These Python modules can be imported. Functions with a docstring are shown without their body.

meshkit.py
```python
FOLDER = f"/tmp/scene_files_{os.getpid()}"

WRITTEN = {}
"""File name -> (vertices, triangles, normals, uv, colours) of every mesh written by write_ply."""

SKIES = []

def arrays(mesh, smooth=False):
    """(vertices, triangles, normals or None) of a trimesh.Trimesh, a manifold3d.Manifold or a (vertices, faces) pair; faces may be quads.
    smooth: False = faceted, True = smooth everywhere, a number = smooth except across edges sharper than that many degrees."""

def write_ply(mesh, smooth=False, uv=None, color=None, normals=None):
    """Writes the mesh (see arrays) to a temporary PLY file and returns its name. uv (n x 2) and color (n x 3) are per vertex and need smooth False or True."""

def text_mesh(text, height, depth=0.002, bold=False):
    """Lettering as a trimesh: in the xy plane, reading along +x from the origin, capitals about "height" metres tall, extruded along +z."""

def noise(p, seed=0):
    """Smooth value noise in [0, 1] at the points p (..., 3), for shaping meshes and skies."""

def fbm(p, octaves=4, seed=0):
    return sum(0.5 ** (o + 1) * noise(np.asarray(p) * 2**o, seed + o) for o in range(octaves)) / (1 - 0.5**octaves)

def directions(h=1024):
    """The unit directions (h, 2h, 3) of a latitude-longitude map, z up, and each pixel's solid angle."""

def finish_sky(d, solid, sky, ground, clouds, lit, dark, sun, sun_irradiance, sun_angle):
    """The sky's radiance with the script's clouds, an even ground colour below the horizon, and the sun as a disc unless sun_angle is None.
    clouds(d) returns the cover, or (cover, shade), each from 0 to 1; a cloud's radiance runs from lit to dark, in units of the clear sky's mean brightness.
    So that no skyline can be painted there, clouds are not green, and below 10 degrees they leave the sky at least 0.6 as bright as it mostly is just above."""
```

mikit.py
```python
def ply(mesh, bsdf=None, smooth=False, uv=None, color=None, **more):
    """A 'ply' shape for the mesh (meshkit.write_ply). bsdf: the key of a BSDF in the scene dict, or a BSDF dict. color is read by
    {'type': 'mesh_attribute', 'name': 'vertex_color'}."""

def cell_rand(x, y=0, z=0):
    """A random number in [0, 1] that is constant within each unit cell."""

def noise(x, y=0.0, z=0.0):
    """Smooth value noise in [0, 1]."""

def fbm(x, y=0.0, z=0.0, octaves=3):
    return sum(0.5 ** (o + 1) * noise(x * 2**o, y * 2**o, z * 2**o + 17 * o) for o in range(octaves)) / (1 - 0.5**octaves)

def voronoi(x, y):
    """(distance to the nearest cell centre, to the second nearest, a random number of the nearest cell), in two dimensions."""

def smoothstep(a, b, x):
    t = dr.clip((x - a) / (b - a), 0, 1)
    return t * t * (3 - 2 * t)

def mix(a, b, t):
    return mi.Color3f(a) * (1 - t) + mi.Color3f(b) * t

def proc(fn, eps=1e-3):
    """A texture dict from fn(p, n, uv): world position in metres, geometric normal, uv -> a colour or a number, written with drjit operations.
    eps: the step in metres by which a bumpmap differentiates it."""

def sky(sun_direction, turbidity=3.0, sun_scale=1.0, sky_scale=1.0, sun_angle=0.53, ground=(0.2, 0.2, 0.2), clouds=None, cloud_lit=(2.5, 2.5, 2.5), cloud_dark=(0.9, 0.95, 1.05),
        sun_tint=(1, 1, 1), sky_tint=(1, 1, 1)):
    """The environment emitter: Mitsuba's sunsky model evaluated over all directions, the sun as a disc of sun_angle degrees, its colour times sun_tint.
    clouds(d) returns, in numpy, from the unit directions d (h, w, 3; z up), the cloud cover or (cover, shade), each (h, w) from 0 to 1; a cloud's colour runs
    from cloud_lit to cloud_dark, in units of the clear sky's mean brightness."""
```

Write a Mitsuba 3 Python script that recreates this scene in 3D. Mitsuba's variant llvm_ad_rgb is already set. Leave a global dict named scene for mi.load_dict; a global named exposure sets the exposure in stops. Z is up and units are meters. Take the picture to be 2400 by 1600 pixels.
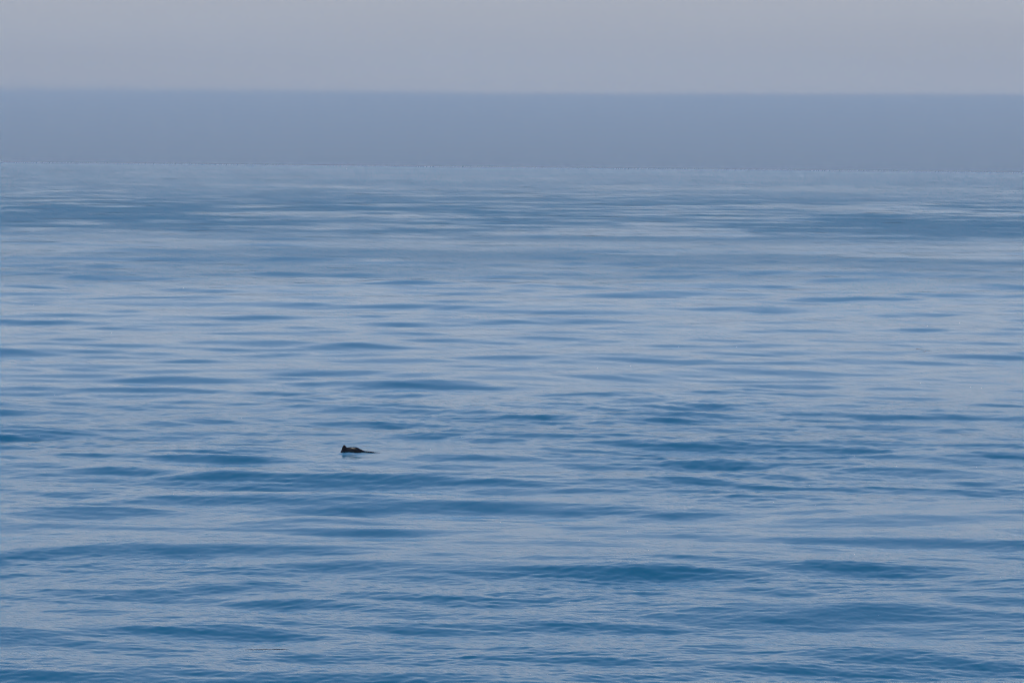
import math
import numpy as np
import drjit as dr
import mitsuba as mi
import mikit
import meshkit

scene, labels = {}, {}
T = mi.ScalarTransform4f

# ------------------------------------------------------------------ camera, sky, exposure
CAM_H = 11.5                      # eye height above the mean water, metres
F_PIX = 3840.0                    # focal length in pixels of a 1024 wide picture
PITCH = math.atan((341 - 159.7) / F_PIX)
ROLL = math.radians(0.58)
cp, sp = math.cos(PITCH), math.sin(PITCH)
look = np.array([0.0, cp, -sp])
up0, right = np.array([0.0, sp, cp]), np.array([1.0, 0.0, 0.0])
up = up0 * math.cos(ROLL) + right * math.sin(-ROLL)
eye = np.array([0.0, 0.0, CAM_H])
scene['camera'] = {'type': 'perspective', 'fov': 2 * math.degrees(math.atan(512 / F_PIX)), 'fov_axis': 'x', 'near_clip': 0.5, 'far_clip': 60000.0,
                   'to_world': T().look_at(origin=eye.tolist(), target=(eye + look * 100).tolist(), up=up.tolist())}
exposure = 1.7


def veil(d):
    """High thin overcast: thick and grey low in the sky, opening to blue overhead."""
    el = np.degrees(np.arcsin(np.clip(d[..., 2], -1, 1)))
    n = meshkit.fbm(np.stack([d[..., 0] * 4, d[..., 1] * 4, d[..., 2] * 60], -1), 4, 5)
    cover = 0.94 * np.exp(-np.maximum(el - 5.0, 0) / 10.0) + 0.10 * (n - 0.5)
    shade = np.clip(1.05 - 0.17 * np.clip(el, 0, 5) + 0.45 * (n - 0.5), 0, 1)
    return np.clip(cover, 0.0, 1.0), shade


SUN = (-0.04, -0.375, 0.927)
scene['sky'] = mikit.sky(SUN, turbidity=3, sun_scale=0.34, sky_scale=1.0, sky_tint=(0.61, 1.01, 1.22), ground=(0.1, 0.14, 0.2), clouds=veil,
                         cloud_lit=(2.22, 2.17, 2.10), cloud_dark=(1.28, 1.22, 1.24))

# ------------------------------------------------------------------ water
rng = np.random.default_rng(11)
COMP = []                          # kx, ky, amplitude, phase, weight of the wind patches


def octave(l0, l1, n, slope, spread, ruffle, heading=0.0):
    for i in range(n):
        lam = l0 * (l1 / l0) ** ((i + rng.random()) / n)
        a = heading + rng.normal() * spread
        k = 2 * math.pi / lam
        amp = slope * math.sqrt(2.0 / n) / k
        COMP.append((k * math.sin(a), k * math.cos(a), amp, rng.random() * 2 * math.pi, ruffle))


octave(20.0, 44.0, 16, 0.021, 0.34, 0.0, 0.1)
octave(10.0, 20.0, 24, 0.027, 0.42, 0.05, -0.1)
octave(4.6, 10.0, 32, 0.042, 0.46, 0.1, 0.05)
octave(2.1, 4.6, 36, 0.045, 0.50, 0.35, 0.0)
octave(2.4, 9.0, 30, 0.026, 0.40, 1.0, 0.0)
octave(1.0, 2.1, 36, 0.038, 0.65, 0.85, 0.15)
octave(0.45, 1.0, 44, 0.056, 0.75, 1.0, -0.1)
octave(0.22, 0.45, 44, 0.085, 0.85, 1.0, 0.2)

PATCH_R = np.log([40, 66, 72, 76, 82, 90, 96, 104, 117, 122, 132, 215, 232, 250, 310, 330, 360, 410, 520, 640, 900, 1200, 3000]) + math.log(1.5)
PATCH_A = np.array([.6, .55, .75, .4, .32, .6, .8, 1.0, 1.0, .55, .12, .10, .35, .95, .9, .25, .22, .85, 1.0, .95, .55, .45, .4])


def patches(x, y):
    """How much the wind ruffles the water at a place, 0 to about 1.2."""
    z = np.zeros_like(x)
    s = np.maximum(y, 45)
    warp = meshkit.fbm(np.stack([x / s * 7 + 3.1, np.log(s) * 5 - 2, z], -1), 3, 21) - 0.5
    a = np.interp(np.log(s) + 0.24 * warp, PATCH_R, PATCH_A)
    streak = meshkit.fbm(np.stack([x / 9.0, y / 11.0, z], -1), 3, 33)
    return np.clip(a * (0.45 + 1.1 * streak), 0.03, 1.3)


def water_height(x, y, step=None, dx=None):
    h = np.zeros_like(x)
    p = patches(x, y)
    slick = 1 - 0.9 * np.exp(-(((x + 6.0) / 3.0) ** 2) - ((y - 149.0) / 4.0) ** 2)      # the porpoise breaks the longer waves where it lies
    for kx, ky, amp, ph, w in COMP:
        att = 1.0
        if step is not None:
            att = np.exp(-((abs(ky) * step / 4.2) ** 2))[:, None] * np.exp(-((abs(kx) * dx / 2.2) ** 2))
            rows = np.nonzero(att.max(1) > 0.01)[0]
            if not len(rows):
                continue
            sl = slice(0, rows[-1] + 1)
            g = ((1 - w) + w * p[sl]) * (slick[sl] if kx * kx + ky * ky < 16.0 else 1.0)
            h[sl] += amp * att[sl] * g * np.sin(kx * x[sl] + ky * y[sl] + ph)
        else:
            h += amp * ((1 - w) + w * p) * np.sin(kx * x + ky * y + ph)
    return h


def water_mesh():
    v, rows = 560.0, []
    while v > 2.76:
        rows.append(v)
        v -= 0.37 * min(1.0, max(v, 4.0) / 90.0) if v > 4 else v * 0.12
    r = CAM_H * F_PIX / np.array(rows)
    near = np.geomspace(1.0, r[0], 60)[:-1]
    r = np.concatenate([near, r])
    NCOL = 610
    half = math.radians(9.3)
    fine = np.linspace(-half, half, NCOL)
    coarse = np.linspace(half, 2 * math.pi - half, 62)[1:-1]
    phi = np.concatenate([fine, coarse])
    dphi = np.abs(np.diff(np.concatenate([phi, [phi[0] + 2 * math.pi]])))
    dphi = np.maximum(dphi, np.roll(dphi, 1))
    step = np.gradient(r)
    X, Y = r[:, None] * np.sin(phi)[None], r[:, None] * np.cos(phi)[None]
    Z = water_height(X, Y, step, r[:, None] * dphi[None])
    Z *= 1 - np.clip((r - 3000) / 3500, 0, 1)[:, None] ** 2
    # the low ripple that runs out from the porpoise along the water
    t = np.clip((X + 6.0) / 1.2, 0, 1)
    Z += 0.035 * np.exp(-(((Y - 149.5 - 0.15 * t) / 0.16) ** 2)) * np.clip((X + 6.1) / 0.4, 0, 1) * np.clip((-4.9 - X) / 1.0, 0, 1)
    Z += 0.06 * np.exp(-(((Y - 149.0) / 0.45) ** 2) - ((X + 6.15) / 0.6) ** 4)          # and the one it pushes up along its side
    Z = Z - (X * X + Y * Y) / (2 * 6371000.0)          # the curve of the earth
    n, m = Z.shape
    i, j = np.meshgrid(np.arange(n - 1), np.arange(m), indexing='ij')
    a, b = i * m + j, i * m + (j + 1) % m
    F = np.stack([a, b, b + m, a + m], -1).reshape(-1, 4)

    def level(x, y):
        rr, pp = math.hypot(x, y), math.atan2(x, y)
        col = np.array([np.interp(pp, fine, Z[k, :NCOL]) for k in range(max(np.searchsorted(r, rr) - 1, 0), np.searchsorted(r, rr) + 1)])
        k = np.searchsorted(r, rr)
        return float(np.interp(rr, r[k - 1:k + 1], col))

    return np.stack([X, Y, Z], -1).reshape(-1, 3), F, level


def ruffle(p, n, uv):
    """Roughness of the water: the capillary ripples too small to model, strong where the wind touches the sea and weak on slicks."""
    ly = dr.log(dr.maximum(p.y, 45.0))
    warp = mikit.fbm(dr.exp(-ly) * p.x * 7 + 3.1, ly * 5, 0.0) - 0.5
    t = ly + 0.24 * warp
    a = mi.Float(PATCH_A[0])
    for (x0, x1, y0, y1) in zip(PATCH_R[:-1].tolist(), PATCH_R[1:].tolist(), PATCH_A[:-1].tolist(), PATCH_A[1:].tolist()):
        a += (y1 - y0) * dr.clip((t - x0) / (x1 - x0), 0, 1)
    far = mikit.smoothstep(220.0, 650.0, p.y)
    broad = mikit.fbm(p.x / 90.0 + 7.0, p.y / 230.0, 3.0, octaves=3)
    fine = mikit.fbm(p.x / 15.0 + 3.0, p.y / 19.0, 8.0, octaves=5)
    streak = mikit.smoothstep(0.33, 0.58, 0.42 * broad + 0.58 * fine)
    return 0.10 + 0.05 * a * (1 - far) + 0.05 * far + 0.22 * far * a * streak


scene['water_surface'] = {'type': 'principled', 'base_color': {'type': 'rgb', 'value': [0.005, 0.107, 0.188]}, 'roughness': mikit.proc(ruffle), 'eta': 1.333}
V, F, level = water_mesh()
scene['water'] = mikit.ply((V, F), 'water_surface', smooth=True)
labels['water'] = {'label': 'calm blue sea with smooth dark swells and rippled patches under a fog bank', 'category': 'sea', 'kind': 'structure'}

# ------------------------------------------------------------------ the porpoise
scene['wet_skin'] = {'type': 'principled', 'base_color': {'type': 'rgb', 'value': [0.006, 0.005, 0.006]}, 'roughness': 0.17, 'eta': 1.30}
PX, PY = -6.64, 149.6            # left end of what shows above the water
WL = float(np.mean([level(PX + a, PY - b) for a in np.linspace(0, 0.9, 7) for b in (0.05, 0.25, 0.45)]))
#             x     top   half width  half height
SPINE = [(-0.62, -0.52, .030, .050), (-0.45, -0.38, .045, .070), (-0.28, -0.22, .065, .100), (-0.10, -0.075, .085, .130), (0.02, 0.030, .100, .150),
         (0.10, 0.110, .108, .160), (0.20, 0.170, .114, .168), (0.32, 0.190, .118, .172), (0.46, 0.197, .120, .174), (0.58, 0.193, .118, .170), (0.66, 0.176, .112, .160),
         (0.74, 0.140, .102, .142), (0.82, 0.096, .088, .118), (0.88, 0.064, .072, .094), (0.96, 0.048, .054, .068), (1.06, 0.040, .040, .048), (1.20, 0.022, .026, .032),
         (1.36, 0.002, .014, .018), (1.50, -0.010, .010, .012), (1.58, -0.014, .006, .006)]


def porpoise_body():
    sp_ = np.array(SPINE)
    xs_ = np.linspace(sp_[0, 0], sp_[-1, 0], 150)
    from scipy.interpolate import PchipInterpolator
    topz, hw, hh = (PchipInterpolator(sp_[:, 0], sp_[:, k])(xs_) for k in (1, 2, 3))
    th = np.linspace(0, 2 * math.pi, 48, endpoint=False)
    ring = np.stack([np.repeat(xs_[:, None], 48, 1), hw[:, None] * np.cos(th)[None], (topz - hh)[:, None] + hh[:, None] * np.sin(th)[None]], -1)
    # the film of water breaking off the skin towards the right end
    wet = np.clip((xs_ - 0.60) / 0.1, 0, 1) * np.clip((1.08 - xs_) / 0.1, 0, 1)
    bump = (meshkit.noise(ring * [14, 14, 14], 4) - 0.5) * 0.024 + (meshkit.noise(ring * 9, 8) - 0.5) * 0.014
    out = ring - np.stack([ring[..., 0], ring[..., 1] * 0, np.repeat((topz - hh)[:, None], 48, 1)], -1)
    ring = ring + out / np.maximum(np.linalg.norm(out, axis=-1, keepdims=True), 1e-6) * (bump * (0.06 + wet[:, None]))[..., None]
    n = len(xs_)
    v = np.vstack([ring.reshape(-1, 3), ring[0].mean(0)[None], ring[-1].mean(0)[None]])
    f = []
    for a in range(n - 1):
        for b in range(48):
            c = (b + 1) % 48
            f += [(a * 48 + b, a * 48 + c, (a + 1) * 48 + c), (a * 48 + b, (a + 1) * 48 + c, (a + 1) * 48 + b)]
    for b in range(48):
        c = (b + 1) % 48
        f += [(n * 48, c, b), (n * 48 + 1, (n - 1) * 48 + b, (n - 1) * 48 + c)]
    return v, np.array(f)


def porpoise_fin():
    zz = np.array([-0.02, 0.034, 0.09, 0.14, 0.18, 0.212, 0.244, 0.262, 0.272])
    left = np.array([-0.02, 0.004, 0.030, 0.046, 0.058, 0.071, 0.086, 0.100, 0.118])
    rite = np.array([0.300, 0.290, 0.275, 0.255, 0.226, 0.200, 0.170, 0.155, 0.140])
    thick = np.array([.030, .028, .025, .021, .018, .014, .010, .007, .003])
    u = np.linspace(0, 2 * math.pi, 24, endpoint=False)
    rings = np.stack([np.stack([(a + b) / 2 + (b - a) / 2 * np.cos(u), t * np.sin(u) * (0.62 + 0.38 * np.cos(u)), u * 0 + z], -1) for z, a, b, t in zip(zz, left, rite, thick)])
    n = len(zz)
    v = np.vstack([rings.reshape(-1, 3), rings[0].mean(0)[None], rings[-1].mean(0)[None] + [[0, 0, .002]]])
    f = []
    for a in range(n - 1):
        for b in range(24):
            c = (b + 1) % 24
            f += [(a * 24 + b, a * 24 + c, (a + 1) * 24 + c), (a * 24 + b, (a + 1) * 24 + c, (a + 1) * 24 + b)]
    for b in range(24):
        c = (b + 1) % 24
        f += [(n * 24, c, b), (n * 24 + 1, (n - 1) * 24 + b, (n - 1) * 24 + c)]
    return v, np.array(f)


at = T().translate([PX, PY, WL])
scene['porpoise__body'] = mikit.ply(porpoise_body(), 'wet_skin', smooth=True, to_world=at)
scene['porpoise__dorsal_fin'] = mikit.ply(porpoise_fin(), 'wet_skin', smooth=50, to_world=at)
labels['porpoise'] = {'label': 'black glistening porpoise with its arched back and small triangular fin above the calm sea', 'category': 'porpoise'}
labels['porpoise__dorsal_fin'] = {'label': 'small dark triangular back fin with rounded tip'}

# ------------------------------------------------------------------ floating sticks
scene['dark_wood'] = {'type': 'principled', 'base_color': {'type': 'rgb', 'value': [0.030, 0.024, 0.022]}, 'roughness': 0.55}


def stick(a, b, radius, lift, seed):
    """An uneven stick lying on the water between two points."""
    g = np.random.default_rng(seed)
    n = 40
    t = np.linspace(0, 1, n)
    x, y = a[0] + (b[0] - a[0]) * t, a[1] + (b[1] - a[1]) * t + np.interp(t, np.linspace(0, 1, 6), g.normal(0, 0.012, 6))
    z = np.array([level(p, q - 0.03) for p, q in zip(x, y)]) + lift * np.interp(t, np.linspace(0, 1, 8), np.r_[-0.3, g.uniform(0.3, 1.2, 6), -0.4])
    rad = radius * np.interp(t, np.linspace(0, 1, 8), np.r_[0.4, g.uniform(0.7, 1.15, 6), 0.3])
    th = np.linspace(0, 2 * math.pi, 10, endpoint=False)
    v = np.stack([np.repeat(x[:, None], 10, 1), y[:, None] + rad[:, None] * np.cos(th), z[:, None] + rad[:, None] * np.sin(th)], -1).reshape(-1, 3)
    f = [(i * 10 + j, (i + 1) * 10 + (j + 1) % 10, i * 10 + (j + 1) % 10) for i in range(n - 1) for j in range(10)]
    f += [(i * 10 + j, (i + 1) * 10 + j, (i + 1) * 10 + (j + 1) % 10) for i in range(n - 1) for j in range(10)]
    v = np.vstack([v, [[x[0], y[0], z[0]], [x[-1], y[-1], z[-1]]]])
    f += [(n * 10, j, (j + 1) % 10) for j in range(10)] + [(n * 10 + 1, (n - 1) * 10 + (j + 1) % 10, (n - 1) * 10 + j) for j in range(10)]
    return v, np.array(f)


STICKS = [((-15.65, 237.75), (-15.22, 237.80), 0.013, 0.009, 1, 'short dark stick floating left of the middle, alone and well behind the porpoise'),
          ((24.94, 236.97), (25.32, 237.05), 0.013, 0.009, 2, 'short dark stick floating at the far right, the farther one of a close pair'),
          ((24.96, 233.30), (25.52, 233.44), 0.013, 0.009, 3, 'thin dark stick floating at the far right, the nearer one of a close pair'),
          ((-6.24, 90.02), (-5.18, 89.88), 0.007, 0.003, 4, 'long thin dark stick floating alone near the bottom edge, in front of the porpoise')]
for k, (a, b, rad, lift, seed, text) in enumerate(STICKS):
    key = 'floating_stick' + (f'_{k:03d}' if k else '')
    scene[key] = mikit.ply(stick(a, b, rad, lift, seed), 'dark_wood', smooth=60)
    labels[key] = {'label': text, 'category': 'stick', 'group': 'dark sticks floating on the sea'}

# ------------------------------------------------------------------ fog bank
BX, BY0, BY1, BZ0, BZ = 8000.0, 13000.0, 16500.0, -27.0, 380.0
gx, gz = 128, 240
xs, zs = (np.arange(gx) + 0.5) / gx * 2 * BX - BX, (np.arange(gz) + 0.5) / gz * BZ + BZ0
top = 243.0 + 13.0 * np.clip(xs / 1733, -1.5, 1.5) + 6 * (meshkit.noise(np.stack([xs / 750, xs * 0, xs * 0], -1), 3) - 0.5)
soft = 3.5 + 14.0 * np.clip((100 - xs) / 1800, 0, 1)
dens = 1 / (1 + np.exp((zs[:, None] - top[None]) / (soft[None] * 0.5)))
grid = np.repeat(dens[:, None, :], 4, axis=1).astype(np.float32)[..., None]
scene['fog_medium'] = {'type': 'heterogeneous', 'albedo': {'type': 'rgb', 'value': [0.74, 0.805, 0.825]}, 'scale': 0.003,
                       'sigma_t': {'type': 'gridvolume', 'grid': mi.VolumeGrid(np.ascontiguousarray(grid)), 'filter_type': 'trilinear',
                                   'to_world': T().translate([-BX, BY0, BZ0]).scale([2 * BX, BY1 - BY0, BZ])}}
scene['fog_bank'] = {'type': 'cube', 'to_world': T().translate([0, (BY0 + BY1) / 2, BZ0 + BZ / 2]).scale([BX, (BY1 - BY0) / 2, BZ / 2]),
                     'bsdf': {'type': 'null'}, 'interior': {'type': 'ref', 'id': 'fog_medium'}}
labels['fog_bank'] = {'label': 'low blue grey fog bank with a flat top lying along the sea horizon', 'category': 'fog', 'kind': 'stuff'}

# ------------------------------------------------------------------ sea haze
scene['haze_medium'] = {'type': 'homogeneous', 'albedo': {'type': 'rgb', 'value': [0.95, 0.955, 0.96]}, 'sigma_t': {'type': 'rgb', 'value': 0.00007}}
scene['haze'] = {'type': 'cube', 'to_world': T().translate([0, 0, 177]).scale([19000, 19000, 210]), 'bsdf': {'type': 'null'},
                 'interior': {'type': 'ref', 'id': 'haze_medium'}}
labels['haze'] = {'label': 'thin pale sea haze over the water', 'category': 'haze', 'kind': 'stuff'}
scene['camera']['medium'] = {'type': 'ref', 'id': 'haze_medium'}
scene['fog_bank']['exterior'] = {'type': 'ref', 'id': 'haze_medium'}
